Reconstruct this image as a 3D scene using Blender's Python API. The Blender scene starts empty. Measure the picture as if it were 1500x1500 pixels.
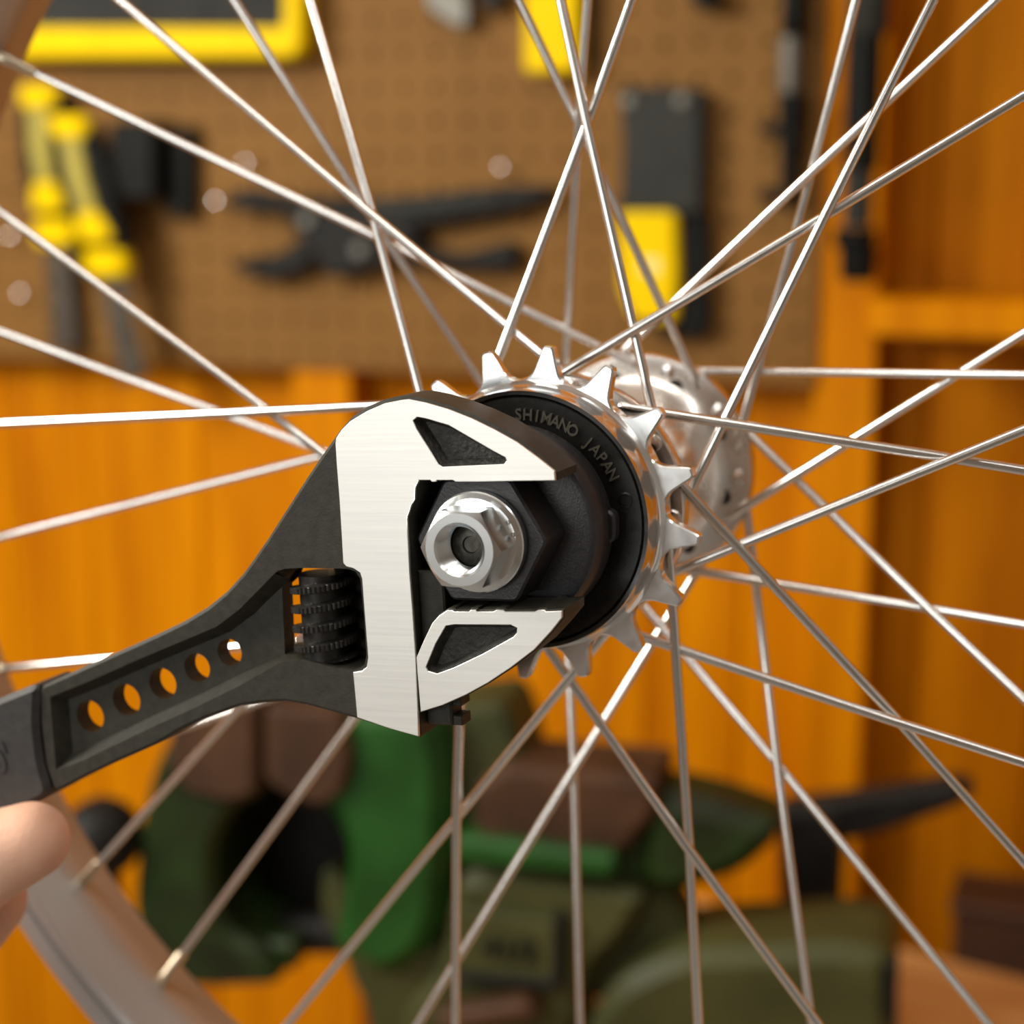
import bpy, math, random
from mathutils import Vector, Matrix
from mathutils.geometry import tessellate_polygon

random.seed(7)
SC = bpy.context.scene
COL = SC.collection
MM = 0.001

# ------------------------------------------------------------------ camera
FPX = 2472.0                       # focal length in pixels of the 1500 px frame
PITCH = math.radians(10.3)
CAM = Vector((0.0, 0.0, 1.40))     # bench top is 0.50 m lower
RT = Vector((1, 0, 0))
FW = Vector((0, math.cos(PITCH), -math.sin(PITCH)))
UP = Vector((0, math.sin(PITCH), math.cos(PITCH)))
cam_data = bpy.data.cameras.new('camera')
cam_data.sensor_width = 36.0
cam_data.lens = 36.0 * FPX / 1500.0
cam_data.clip_start = 0.01
cam_data.dof.use_dof = True
cam_data.dof.focus_distance = 0.331
cam_data.dof.aperture_fstop = 9.2
cam_data.dof.aperture_blades = 0
cam = bpy.data.objects.new('camera', cam_data)
cam.location = CAM
cam.rotation_euler = (math.pi / 2 - PITCH, 0, 0)
COL.objects.link(cam)
SC.camera = cam

# ------------------------------------------------------------------ world, lights, exposure
world = bpy.data.worlds.new('world')
SC.world = world
world.use_nodes = True
bg = world.node_tree.nodes['Background']
bg.inputs[0].default_value = (1.0, 0.93, 0.84, 1)
bg.inputs[1].default_value = 0.05


def area(name, loc, target, size, power, color=(1, 1, 1)):
    d = bpy.data.lights.new(name, 'AREA')
    d.shape = 'RECTANGLE'
    d.size, d.size_y = size
    d.energy = power
    d.color = color
    o = bpy.data.objects.new(name, d)
    o.location = loc
    o.rotation_euler = (Vector(target) - Vector(loc)).to_track_quat('-Z', 'Y').to_euler()
    COL.objects.link(o)
    return o


area('window_light', (-1.20, 0.42, 1.90), (-0.10, 1.00, 1.35), (0.5, 0.5), 27, (1.0, 0.96, 0.86))
area('added_back_light', (-1.55, -1.45, 1.70), (0.0, 0.4, 1.35), (1.2, 1.15), 22.5, (0.97, 0.99, 0.96))  # added unseen light from behind left, brightens the polished wrench face
area('ceiling_light', (-0.45, -0.10, 2.80), (-0.10, 0.45, 1.3), (1.2, 0.35), 10, (1.0, 0.95, 0.86))
area('ceiling_strip_light', (0.75, -0.55, 2.80), (0.15, 0.45, 1.3), (1.3, 0.16), 5, (1.0, 0.97, 0.92))

SC.view_settings.view_transform = 'Standard'
SC.view_settings.look = 'None'
SC.view_settings.gamma = 1.0
SC.view_settings.use_curve_mapping = False
SC.view_settings.exposure = -0.25


# ------------------------------------------------------------------ materials
def srgb(r, g, b):
    def f(c):
        c /= 255.0
        return c / 12.92 if c <= 0.04045 else ((c + 0.055) / 1.055) ** 2.4
    return (f(r), f(g), f(b), 1.0)


MATS = {}


def mat(name, color, rough=0.5, metal=0.0, var=0.0, scale=60.0, stretch=(1, 1, 1), bump=0.0, bump_scale=None,
        rvar=0.0, color2=None, spec=0.5, sss=0.0, contrast=(0.3, 0.7)):
    m = bpy.data.materials.new(name)
    m.use_nodes = True
    nt = m.node_tree
    p = nt.nodes['Principled BSDF']
    p.inputs['Base Color'].default_value = color
    p.inputs['Roughness'].default_value = rough
    p.inputs['Metallic'].default_value = metal
    p.inputs['Specular IOR Level'].default_value = spec
    if sss:
        p.inputs['Subsurface Weight'].default_value = sss
        p.inputs['Subsurface Radius'].default_value = (0.004, 0.0015, 0.0008)
        p.inputs['Subsurface Scale'].default_value = 1.0
    tc = nt.nodes.new('ShaderNodeTexCoord')
    mp = nt.nodes.new('ShaderNodeMapping')
    mp.inputs['Scale'].default_value = stretch
    nt.links.new(tc.outputs['Object'], mp.inputs['Vector'])
    if var or color2 or rvar:
        n = nt.nodes.new('ShaderNodeTexNoise')
        n.inputs['Scale'].default_value = scale
        n.inputs['Detail'].default_value = 6
        nt.links.new(mp.outputs[0], n.inputs['Vector'])
        r = nt.nodes.new('ShaderNodeValToRGB')
        r.color_ramp.elements[0].position, r.color_ramp.elements[1].position = contrast
        c2 = color2 if color2 else tuple(min(1, c * (1 + var)) for c in color[:3]) + (1,)
        c1 = color if color2 else tuple(c * (1 - var) for c in color[:3]) + (1,)
        r.color_ramp.elements[0].color = c1
        r.color_ramp.elements[1].color = c2
        nt.links.new(n.outputs['Fac'], r.inputs['Fac'])
        if var or color2:
            nt.links.new(r.outputs['Color'], p.inputs['Base Color'])
        if rvar:
            mr = nt.nodes.new('ShaderNodeMapRange')
            mr.inputs['To Min'].default_value = max(0.02, rough - rvar)
            mr.inputs['To Max'].default_value = rough + rvar
            nt.links.new(n.outputs['Fac'], mr.inputs['Value'])
            nt.links.new(mr.outputs[0], p.inputs['Roughness'])
    if bump:
        n2 = nt.nodes.new('ShaderNodeTexNoise')
        n2.inputs['Scale'].default_value = bump_scale or scale
        n2.inputs['Detail'].default_value = 5
        nt.links.new(mp.outputs[0], n2.inputs['Vector'])
        b = nt.nodes.new('ShaderNodeBump')
        b.inputs['Strength'].default_value = bump
        b.inputs['Distance'].default_value = 0.0005
        nt.links.new(n2.outputs['Fac'], b.inputs['Height'])
        nt.links.new(b.outputs['Normal'], p.inputs['Normal'])
    MATS[name] = m
    return m


mat('spoke_steel', (0.80, 0.80, 0.79, 1), 0.22, 1.0, rvar=0.08, scale=300, stretch=(1, 1, 0.05))
mat('nipple_brass', (0.72, 0.62, 0.46, 1), 0.3, 1.0)
mat('chrome', (0.78, 0.79, 0.80, 1), 0.20, 1.0, rvar=0.06, scale=500)
mat('zinc', (0.80, 0.84, 0.86, 1), 0.23, 1.0, rvar=0.0, scale=900)
mat('alloy', (0.86, 0.83, 0.80, 1), 0.26, 1.0, rvar=0.06, scale=120)
mat('rim_alloy', (0.50, 0.50, 0.50, 1), 0.38, 0.55, rvar=0.05, scale=200)
mat('freewheel_black', (0.012, 0.011, 0.010, 1), 0.28, 0.0, rvar=0.1, scale=400, spec=0.5)
mat('letter_glint', (0.11, 0.10, 0.08, 1), 0.2, 0.3, spec=0.8)  # black lettering with its bright glints put into a lighter base colour
mat('tool_black', (0.020, 0.019, 0.022, 1), 0.38, 0.0, var=0.25, scale=700, bump=0.12, bump_scale=1800)
mat('axle_dark', (0.09, 0.085, 0.07, 1), 0.5, 0.6, var=0.4, scale=900)
mat('wrench_black', (0.030, 0.028, 0.021, 1), 0.52, 0.0, spec=0.32, var=0.25, scale=500, bump=0.12, bump_scale=2200)
mat('pit_black', (0.030, 0.029, 0.026, 1), 0.6, 0.0, var=0.4, scale=500, bump=0.9, bump_scale=900)
mat('grip_black', (0.028, 0.026, 0.026, 1), 0.55, 0.0, var=0.2, scale=500, bump=0.2, bump_scale=1500)
mat('worm_black', (0.022, 0.020, 0.018, 1), 0.42, 0.3, var=0.3, scale=900)
mat('polished', (0.86, 0.85, 0.82, 1), 0.47, 1.0, var=0.03, rvar=0.03, scale=520, stretch=(0.06, 1, 2.4), bump=0.02, bump_scale=900)
mat('skin', srgb(228, 172, 144), 0.5, 0.0, spec=0.35, color2=srgb(238, 194, 168), scale=70, sss=0.25, bump=0.25, bump_scale=900)
mat('nail', srgb(240, 196, 176), 0.3)
# setting
ORANGE = (0.62, 0.225, 0.003, 1)
mat('stained_wood', (0.42, 0.110, 0.0, 1), 0.5, 0.0, spec=0.06, color2=(0.70, 0.245, 0.0, 1), scale=5.0, stretch=(5, 5, 0.45), bump=0.15, bump_scale=30, contrast=(0.32, 0.66))
mat('stained_wood_b', (0.45, 0.125, 0.0, 1), 0.5, 0.0, spec=0.06, color2=(0.74, 0.265, 0.0, 1), scale=4.0, stretch=(7, 7, 0.5), bump=0.15, bump_scale=30, contrast=(0.3, 0.7))
mat('stained_wood_shaded', (0.30, 0.078, 0.0, 1), 0.5, 0.0, spec=0.06, color2=(0.50, 0.165, 0.0, 1), scale=5.0, stretch=(5, 5, 0.45), contrast=(0.32, 0.66))  # same boards, falloff of light towards the right put into the colour
mat('hardboard', srgb(126, 88, 41), 0.62, 0.0, spec=0.15, var=0.10, scale=14)
mat('bench_wood', srgb(196, 134, 70), 0.5, 0.0, spec=0.2, color2=srgb(226, 174, 112), scale=7, stretch=(1, 6, 6))
mat('dark_brown', srgb(64, 34, 14), 0.6, 0.0, var=0.3, scale=12)
mat('vise_green', srgb(30, 32, 16), 0.42, 0.0, spec=0.2, color2=srgb(40, 60, 24), scale=16, bump=0.3, bump_scale=60, contrast=(0.35, 0.65))
mat('vise_bright', srgb(24, 56, 16), 0.4, 0.0, spec=0.25, color2=srgb(40, 88, 34), scale=18, bump=0.3, bump_scale=60)
mat('vise_olive', srgb(48, 52, 28), 0.5, 0.0, spec=0.2, color2=srgb(74, 74, 40), scale=18, bump=0.3, bump_scale=60)
mat('rust', srgb(52, 34, 24), 0.6, 0.0, spec=0.2, color2=srgb(84, 56, 36), scale=26, bump=0.4, bump_scale=90)
mat('black_plastic', (0.008, 0.008, 0.007, 1), 0.5, 0.0, spec=0.10, var=0.3, scale=60)
mat('black_iron', (0.012, 0.011, 0.010, 1), 0.5, 0.0, spec=0.15, var=0.3, scale=60)
mat('grey_plastic', (0.03, 0.03, 0.026, 1), 0.5, 0.0, spec=0.12, var=0.15, scale=60)
mat('fabric_grey', (0.035, 0.035, 0.033, 1), 0.8, 0.0, spec=0.15, var=0.25, scale=30, bump=0.5, bump_scale=400)
mat('yellow', (0.90, 0.60, 0.0, 1), 0.45, 0.0, spec=0.05, var=0.05, scale=40)
mat('yellow_dull', (0.42, 0.33, 0.03, 1), 0.5, 0.0, var=0.1, scale=40)
mat('ceiling_paint', (0.72, 0.70, 0.66, 1), 0.8, 0.0, var=0.03, scale=3)
mat('room_paint', (0.52, 0.53, 0.51, 1), 0.8, 0.0, var=0.08, scale=3)
mat('concrete', (0.34, 0.33, 0.31, 1), 0.8, 0.0, var=0.2, scale=6)
mat('paper', (0.85, 0.75, 0.3, 1), 0.6, 0.0, var=0.05, scale=60)
mat('steel_grey', (0.13, 0.12, 0.10, 1), 0.45, 0.3, rvar=0.1, scale=60)
mat('dark_steel', (0.07, 0.055, 0.04, 1), 0.45, 0.3, spec=0.3, var=0.2, scale=40)
mat('steel_bright', (0.85, 0.85, 0.84, 1), 0.15, 1.0, rvar=0.03, scale=60)


# ------------------------------------------------------------------ mesh helpers (millimetres in, metres out)
def area2(l):
    return sum(l[i][0] * l[(i + 1) % len(l)][1] - l[(i + 1) % len(l)][0] * l[i][1] for i in range(len(l)))


def ccw(l):
    return list(l) if area2(l) > 0 else list(reversed(l))


def cw(l):
    return list(reversed(ccw(l)))


def inset(l, d):
    """Move every vertex d to the left of the travel direction (inwards on a ccw loop)."""
    out = []
    n = len(l)
    for i in range(n):
        a, b, c = l[i - 1], l[i], l[(i + 1) % n]
        e1 = (b[0] - a[0], b[1] - a[1])
        e2 = (c[0] - b[0], c[1] - b[1])
        l1 = math.hypot(*e1) or 1e-9
        l2 = math.hypot(*e2) or 1e-9
        n1 = (-e1[1] / l1, e1[0] / l1)
        n2 = (-e2[1] / l2, e2[0] / l2)
        k = 1 + n1[0] * n2[0] + n1[1] * n2[1]
        k = max(k, 0.45)
        out.append((b[0] + d * (n1[0] + n2[0]) / k, b[1] + d * (n1[1] + n2[1]) / k))
    return out


def rounded(l, r, seg=4):
    """Round the corners of a loop."""
    out = []
    n = len(l)
    for i in range(n):
        a, b, c = Vector(l[i - 1]), Vector(l[i]), Vector(l[(i + 1) % n])
        u = (a - b)
        v = (c - b)
        k = min(r, u.length * 0.45, v.length * 0.45)
        p = b + u.normalized() * k
        q = b + v.normalized() * k
        for j in range(seg + 1):
            t = j / seg
            w = p * (1 - t) ** 2 + b * 2 * t * (1 - t) + q * t * t
            out.append((w.x, w.y))
    return out


def circle(x, z, r, n=24):
    return [(x + r * math.cos(2 * math.pi * i / n), z + r * math.sin(2 * math.pi * i / n)) for i in range(n)]


class MB:
    def __init__(self):
        self.v = []
        self.f = []

    def loop(self, pts, y):
        i0 = len(self.v)
        self.v += [(p[0], y, p[1]) for p in pts]
        return list(range(i0, i0 + len(pts)))

    def strip(self, a, b, closed=True, flip=False):
        n = len(a)
        for i in range(n if closed else n - 1):
            j = (i + 1) % n
            q = (a[i], a[j], b[j], b[i])
            self.f.append(q[::-1] if flip else q)

    def cap(self, loops, y, flip=False):
        pts = [[Vector((p[0], p[1], 0)) for p in l] for l in loops]
        flat = [p for l in loops for p in l]
        i0 = len(self.v)
        self.v += [(p[0], y, p[1]) for p in flat]
        for t in tessellate_polygon(pts):
            a, b, c = (flat[k] for k in t)
            s = (b[0] - a[0]) * (c[1] - a[1]) - (c[0] - a[0]) * (b[1] - a[1])
            if abs(s) < 1e-9:
                continue
            # facing -Y when the triangle is ccw in (x, z)
            t = tuple(k + i0 for k in t)
            if (s > 0) == flip:
                t = t[::-1]
            self.f.append(t)

    def slab(self, outer, y0, y1, ch=0.0, holes=()):
        """Prism between y0 (front) and y1 (back), chamfered by ch on both faces."""
        outer = ccw(outer)
        holes = [cw(h) for h in holes]
        for k, l in enumerate([outer] + holes):
            if ch:
                li = inset(l, ch)
                rings = [self.loop(li, y0), self.loop(l, y0 + ch), self.loop(l, y1 - ch), self.loop(li, y1)]
            else:
                rings = [self.loop(l, y0), self.loop(l, y1)]
            for a, b in zip(rings, rings[1:]):
                self.strip(a, b)
        ls = [inset(l, ch) if ch else l for l in [outer] + holes]
        self.cap(ls, y0)
        self.cap(ls, y1, True)
        return self

    def box(self, x0, x1, y0, y1, z0, z1, ch=0.0):
        return self.slab([(x0, z0), (x1, z0), (x1, z1), (x0, z1)], y0, y1, ch)

    def lathe(self, prof, n=48, center=(0, 0, 0), axis='Y', a0=0.0, closed=False, rfun=None):
        rings = []
        for (r, s) in prof:
            i0 = len(self.v)
            for i in range(n):
                a = a0 + 2 * math.pi * i / n
                rr = r if rfun is None else rfun(r, s, a)
                c, d = rr * math.cos(a), -rr * math.sin(a)
                p = {'Y': (c, s, d), 'Z': (c, d, s), 'X': (s, c, d)}[axis]
                self.v.append((p[0] + center[0], p[1] + center[1], p[2] + center[2]))
            rings.append(list(range(i0, i0 + n)))
        prs = list(zip(rings, rings[1:]))
        if closed:
            prs.append((rings[-1], rings[0]))
        for a, b in prs:
            self.strip(a, b, True, flip=(axis != 'Z'))
        return self

    def tube(self, pts, r, n=10, caps=True):
        pts = [Vector(p) for p in pts]
        rs = r if isinstance(r, (list, tuple)) else [r] * len(pts)
        rings = []
        ref = None
        for i, p in enumerate(pts):
            t = (pts[min(i + 1, len(pts) - 1)] - pts[max(i - 1, 0)]).normalized()
            if ref is None:
                ref = t.orthogonal().normalized()
            ref = (ref - t * ref.dot(t)).normalized()
            bn = t.cross(ref)
            i0 = len(self.v)
            for k in range(n):
                a = 2 * math.pi * k / n
                self.v.append(tuple(p + (ref * math.cos(a) + bn * math.sin(a)) * rs[i]))
            rings.append(list(range(i0, i0 + n)))
        for a, b in zip(rings, rings[1:]):
            self.strip(a, b)
        if caps:
            self.f.append(tuple(reversed(rings[0])))
            self.f.append(tuple(rings[-1]))
        return self

    def ball(self, c, r, n=16, m=10, sq=(1, 1, 1)):
        rings = []
        for j in range(m + 1):
            t = math.pi * (j + 0.02) / (m + 0.04)
            i0 = len(self.v)
            for i in range(n):
                a = 2 * math.pi * i / n
                self.v.append((c[0] + r * sq[0] * math.sin(t) * math.cos(a), c[1] + r * sq[1] * math.sin(t) * math.sin(a), c[2] + r * sq[2] * math.cos(t)))
            rings.append(list(range(i0, i0 + n)))
        for a, b in zip(rings, rings[1:]):
            self.strip(a, b, True, True)
        self.f.append(tuple(rings[0]))
        self.f.append(tuple(reversed(rings[-1])))
        return self

    def mesh(self, name, angle=35, fix=True):
        me = bpy.data.meshes.new(name)
        me.from_pydata([(x * MM, y * MM, z * MM) for x, y, z in self.v], [], self.f)
        me.validate()
        import bmesh
        bm = bmesh.new()
        bm.from_mesh(me)
        bmesh.ops.remove_doubles(bm, verts=bm.verts, dist=1e-6)
        if fix:
            bmesh.ops.recalc_face_normals(bm, faces=bm.faces)
        bm.to_mesh(me)
        bm.free()
        for p in me.polygons:
            p.use_smooth = True
        me.set_sharp_from_angle(angle=math.radians(angle))
        return me

    def build(self, name, material, parent=None, angle=35, fix=True):
        me = self.mesh(name, angle, fix)
        me.materials.append(MATS[material])
        o = bpy.data.objects.new(name, me)
        COL.objects.link(o)
        if parent is not None:
            o.parent = parent
        return o


def tag(o, label=None, cat=None, group=None, kind=None):
    if label:
        o['label'] = label
    if cat:
        o['category'] = cat
    if group:
        o['group'] = group
    if kind:
        o['kind'] = kind
    return o


def empty(name, matrix, label, cat, group=None):
    o = bpy.data.objects.new(name, None)
    o.empty_display_size = 0.02
    o.matrix_world = matrix
    COL.objects.link(o)
    return tag(o, label, cat, group)


def copy_tree(o, parent=None):
    kids = list(o.children)
    c = o.copy()
    COL.objects.link(c)
    if parent is not None:
        c.parent = parent
    for k in kids:
        copy_tree(k, c)
    return c


def glyph(text, size, depth):
    """Vertices and faces (mm) of one line of raised lettering, centred on its baseline start."""
    cu = bpy.data.curves.new('lettering', 'FONT')
    cu.body = text
    cu.size = size
    cu.extrude = depth
    cu.align_x = 'CENTER'
    cu.resolution_u = 3
    cu.offset = size * 0.018
    ob = bpy.data.objects.new('lettering', cu)
    COL.objects.link(ob)
    bpy.context.view_layer.update()
    dg = bpy.context.evaluated_depsgraph_get()
    me = bpy.data.meshes.new_from_object(ob.evaluated_get(dg))
    v = [tuple(x.co) for x in me.vertices]
    f = [tuple(p.vertices) for p in me.polygons]
    bpy.data.objects.remove(ob)
    bpy.data.curves.remove(cu)
    bpy.data.meshes.remove(me)
    return v, f


# ------------------------------------------------------------------ frames
def ray(u, v):
    return RT * ((u - 750) / FPX) + FW + UP * ((750 - v) / FPX)


class Plane:
    """A vertical plane in the room: local x to the right, z up, y away from the viewer."""

    def __init__(self, yaw_deg, point=None, dist=None):
        y = math.radians(yaw_deg)
        self.yaw = y
        self.w = Vector((math.cos(y), -math.sin(y), 0))
        self.n = Vector((-math.sin(y), -math.cos(y), 0))      # towards the room
        self.o = CAM - self.n * dist if dist is not None else Vector(point)

    def hit(self, u, v, off=0.0):
        """World point where the plane moved `off` metres into the room is met."""
        d = ray(u, v)
        t = ((self.o + self.n * off - CAM).dot(self.n)) / d.dot(self.n)
        return CAM + d * t

    def local(self, P):
        q = P - self.o
        return (q.dot(self.w) / MM, -q.dot(self.n) / MM, q.z / MM)

    def at(self, u, v, off=0.0):
        l = self.local(self.hit(u, v, off))
        return (l[0], l[2])

    def matrix(self, x=0, y=0, z=0):
        P = self.o + self.w * x * MM - self.n * y * MM + Vector((0, 0, z * MM))
        return Matrix.Translation(P) @ Matrix.Rotation(-self.yaw, 4, 'Z')


PEG = Plane(20.0, dist=1.212)                 # front surface of the pegboard
BENCH_Z = 0.90


class Hung:
    """A thing in front of the pegboard; its parts are outlined at the thing's own depth."""

    def __init__(self, name, label, cat, u, v, off, group=None):
        self.off = off * MM
        x, z = PEG.at(u, v, self.off)
        self.x, self.z = x, z
        self.root = empty(name, PEG.matrix(x, -off, z), label, cat, group)

    def p(self, u, v):
        x, z = PEG.at(u, v, self.off)
        return (x - self.x, z - self.z)

    def slab(self, name, pts, y0, y1, material, ch=1.5, rnd=0.0, parent=None):
        l = [self.p(*q) for q in pts]
        if rnd:
            l = rounded(ccw(l), rnd)
        return MB().slab(l, y0, y1, ch).build(name, material, parent or self.root)

    def turned(self, name, rows, material, cy=0.0, n=24, parent=None):
        """Round body with a vertical axis; rows of (u_left, u_right, v)."""
        prof = []
        cx = 0
        for ul, ur, v in rows:
            a, b = self.p(ul, v), self.p(ur, v)
            prof.append(((b[0] - a[0]) / 2 * 1.12, a[1]))
            cx += (a[0] + b[0]) / 2
        cx /= len(rows)
        prof = [(0.05, prof[0][1])] + prof + [(0.05, prof[-1][1])]
        return MB().lathe(prof, n, (cx, cy, 0), 'Z').build(name, material, parent or self.root)

    def rod(self, name, pts, r, material, y=0.0, parent=None):
        l = [self.p(*q[:2]) for q in pts]
        return MB().tube([(a[0], y, a[1]) for a in l], r).build(name, material, parent or self.root)


# ================================================================== THE SETTING
wall = bpy.data.objects.new('wall_back', None)
wall.matrix_world = PEG.matrix(0, 45, 0)
COL.objects.link(wall)
tag(wall, 'orange stained vertical board wall behind the pegboard', None, None, 'structure')
XL, _ = PEG.at(-160, 750)
XR, _ = PEG.at(1720, 750)
ZT, ZB = 620.0, -1400.0
pw = 96.0
seams = [PEG.at(u, 900, -0.045)[0] for u in (-150, 20, 140, 300, 440, 600, 760, 945, 1085, 1235, 1345, 1520, 1700)]
for i, (a, b) in enumerate(zip(seams, seams[1:])):
    l = [(a + 0.4, ZB), (b - 0.4, ZB), (b - 0.4, ZT), (a + 0.4, ZT)]
    o = MB().slab(l, -random.uniform(0, 1.5), 18, 2.2).build('plank', 'stained_wood_shaded' if i >= 9 else 'stained_wood' if i % 2 else 'stained_wood_b', wall)
MB().box(-2300, 2100, 18, 30, -1400, 1500).build('backing_panel', 'stained_wood', wall)
for nm, bx, mt, lb in (('wall_left', (-2340, -2300, -3400, 75, -1400, 1500), 'room_paint', 'beige painted side wall of the workshop'),
                       ('wall_right', (2100, 2140, -3400, 75, -1400, 1500), 'room_paint', 'beige painted wall on the right of the workshop'),
                       ('wall_front', (-2340, 2140, -3440, -3400, -1400, 1500), 'room_paint', 'beige painted wall behind the viewer'),
                       ('floor', (-2340, 2140, -3440, 75, -1440, -1400), 'concrete', 'grey concrete workshop floor'),
                       ('ceiling', (-2340, 2140, -3440, 75, 1500, 1540), 'ceiling_paint', 'off white workshop ceiling')):
    o = MB().box(*bx).build(nm, mt, None)
    o.matrix_world = PEG.matrix(0, 0, 0)
    tag(o, lb, None, None, 'structure')

# upright studs that carry the pegboard
for k, (ul, ur) in enumerate(((432, 515), (1188, 1277))):
    xa = PEG.at(ul, 700, -0.006)[0]
    xb = PEG.at(ur, 700, -0.006)[0]
    o = MB().box(0, xb - xa, 0, 38, ZB, ZT, 1.5).build('trim_%d' % (k + 1), 'stained_wood', None)
    o.matrix_world = PEG.matrix(xa, 6, 0)
    tag(o, ('orange wooden upright under the middle of the pegboard', 'orange wooden upright along the right edge of the pegboard')[k], None, None, 'structure')


# pegboard with real holes
def pegboard():
    pitch, hr, n = 25.4, 2.7, 12
    xr = PEG.at(1226, 300)[0]
    zb = PEG.at(700, 560)[1]
    cols, rows = 31, 17
    hx, hz = PEG.at(592, 78)               # one hole of the grid
    m = MB()
    x1 = hx + pitch * math.floor((xr - hx) / pitch) + pitch / 2
    x1 = min(x1, xr)
    z0 = hz - pitch * math.floor((hz - zb) / pitch) - pitch / 2
    z0 = max(z0, zb)
    ang = [2 * math.pi * (k + 0.5) / n for k in range(n)]
    # cell corners interleaved with the circle: 4 sides x 3 points
    sq = []
    for a in ang:
        c, s = math.cos(a), math.sin(a)
        t = 12.7 / max(abs(c), abs(s))
        sq.append((c * t, s * t))
    cor = [(12.7, 12.7), (-12.7, 12.7), (-12.7, -12.7), (12.7, -12.7)]
    nc = int((x1 - XL) / pitch) + 1
    for i in range(nc):
        cx = hx + pitch * (math.floor((x1 - hx) / pitch + 0.49) - i)
        for j in range(rows):
            cz = hz + pitch * (math.floor((z0 - hz) / pitch + 0.99) + j)
            i0 = len(m.v)
            for a in ang:
                m.v.append((cx + hr * math.cos(a), 0, cz + hr * math.sin(a)))
            for a in ang:
                m.v.append((cx + hr * math.cos(a), 5, cz + hr * math.sin(a)))
            for p in sq:
                m.v.append((cx + p[0], 0, cz + p[1]))
            c0 = len(m.v)
            for p in cor:
                m.v.append((cx + p[0], 0, cz + p[1]))
            for k in range(n):
                k2 = (k + 1) % n
                m.f.append((i0 + k, i0 + 2 * n + k, i0 + 2 * n + k2, i0 + k2))
                m.f.append((i0 + k, i0 + k2, i0 + n + k2, i0 + n + k))
            for q in range(4):
                k = q * 3 + 1
                m.f.append((i0 + 2 * n + k, c0 + q, i0 + 2 * n + (k + 1) % n))
    zs = [v[2] for v in m.v]
    xs = [v[0] for v in m.v]
    xa, xb, za, zb2 = min(xs), max(xs), min(zs), max(zs)
    # edges all round
    e = 0.5 * 12.7
    for (p, q) in (((xa, za), (xb, za)), ((xb, za), (xb, zb2)), ((xb, zb2), (xa, zb2)), ((xa, zb2), (xa, za))):
        i0 = len(m.v)
        m.v += [(p[0], 0, p[1]), (q[0], 0, q[1]), (q[0], 5, q[1]), (p[0], 5, p[1])]
        m.f.append((i0, i0 + 1, i0 + 2, i0 + 3))
    o = m.build('pegboard', 'hardboard', None, 30, fix=False)
    o.matrix_world = PEG.matrix(0, 0, 0)
    return tag(o, 'brown perforated hardboard panel hung with tools on the orange wall', 'pegboard')


pegboard()

# shelf board right of the upright
sx0, sz0 = PEG.at(1292, 432, 0.0)
shelf = MB().box(0, 420, -70, 43, -24, 0, 2).build('wall_shelf', 'stained_wood_b', None)
shelf.matrix_world = PEG.matrix(sx0, 0, sz0)
tag(shelf, 'thick orange wooden ledge fixed to the wall right of the pegboard', 'shelf')


# bench: back edge runs at an angle to the wall, left end hidden by the vise
def on_bench(u, v, z=BENCH_Z):
    d = ray(u, v)
    return CAM + d * ((z - CAM.z) / d.z)


b0 = on_bench(1322, 1388)
b1 = on_bench(1500, 1432)
db = (b1 - b0).normalized()
nb = Vector((db.y, -db.x, 0))
if nb.y > 0:
    nb = -nb
bench = bpy.data.objects.new('workbench', None)
borg = b0 - db * 0.20
bench.matrix_world = Matrix.Translation((borg.x, borg.y, BENCH_Z)) @ Matrix.Rotation(math.atan2(db.y, db.x), 4, 'Z')
COL.objects.link(bench)
tag(bench, 'light brown wooden workbench top under the green vise', 'workbench')
for k in range(5):
    MB().box(0.3, 900, -(k + 1) * 110 + 0.6, -k * 110 - 0.6, -40, 0, 1.5).build('plank', 'bench_wood', bench)
for (x, y) in ((30, -60), (30, -490), (850, -60), (850, -490)):
    MB().box(x, x + 60, y, y + 60, -900, -40, 2).build('leg', 'bench_wood', bench)

# ================================================================== VISE
VP = Plane(14.0, point=CAM + ray(700, 1300) * 0.86)
vx0, _ = VP.at(700, 1300)
vise_floor = (BENCH_Z - VP.o.z) / MM
vise = empty('bench_vise', VP.matrix(0, 0, vise_floor),
             'old green bench vise with rusty brown jaws standing on the workbench', 'vise')


def vpoly(pts):
    return [(VP.at(u, v)[0], max(0.5, VP.at(u, v)[1] - vise_floor)) for u, v in pts]


def vpart(name, pts, y0, y1, material, ch=4, rnd=8, parent=vise):
    return MB().slab(rounded(ccw(vpoly(pts)), rnd), y0, y1, ch).build(name, material, parent)


mj = vpart('moving_jaw', [(262, 1050), (300, 1030), (382, 1030), (382, 1168), (345, 1180), (314, 1225), (306, 1290), (330, 1368), (385, 1395), (412, 1445), (300, 1450), (215, 1440), (192, 1330), (200, 1220), (222, 1130)], 0, 92, 'vise_green', 5, 10)
vpart('jaw_plate', [(258, 1032), (381, 1028), (381, 1160), (340, 1172), (285, 1160), (250, 1120)], -6, 98, 'rust', 3, 5, mj)
fj = vpart('fixed_jaw', [(390, 1060), (520, 1040), (630, 1040), (652, 1120), (650, 1330), (620, 1405), (560, 1440), (520, 1425), (480, 1400), (496, 1330), (504, 1250), (480, 1195), (396, 1168)], 2, 80, 'vise_bright', 9, 14)
vpart('jaw_web', [(600, 1060), (720, 1050), (746, 1120), (750, 1330), (700, 1405), (600, 1420)], 24, 80, 'vise_olive', 4, 8)
vpart('throat_dark_fill', [(296, 1150), (520, 1150), (520, 1300), (470, 1400), (300, 1400)], 66, 78, 'black_iron', 2, 8)  # dark sheet added behind the throat so the opening looks dark
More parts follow.
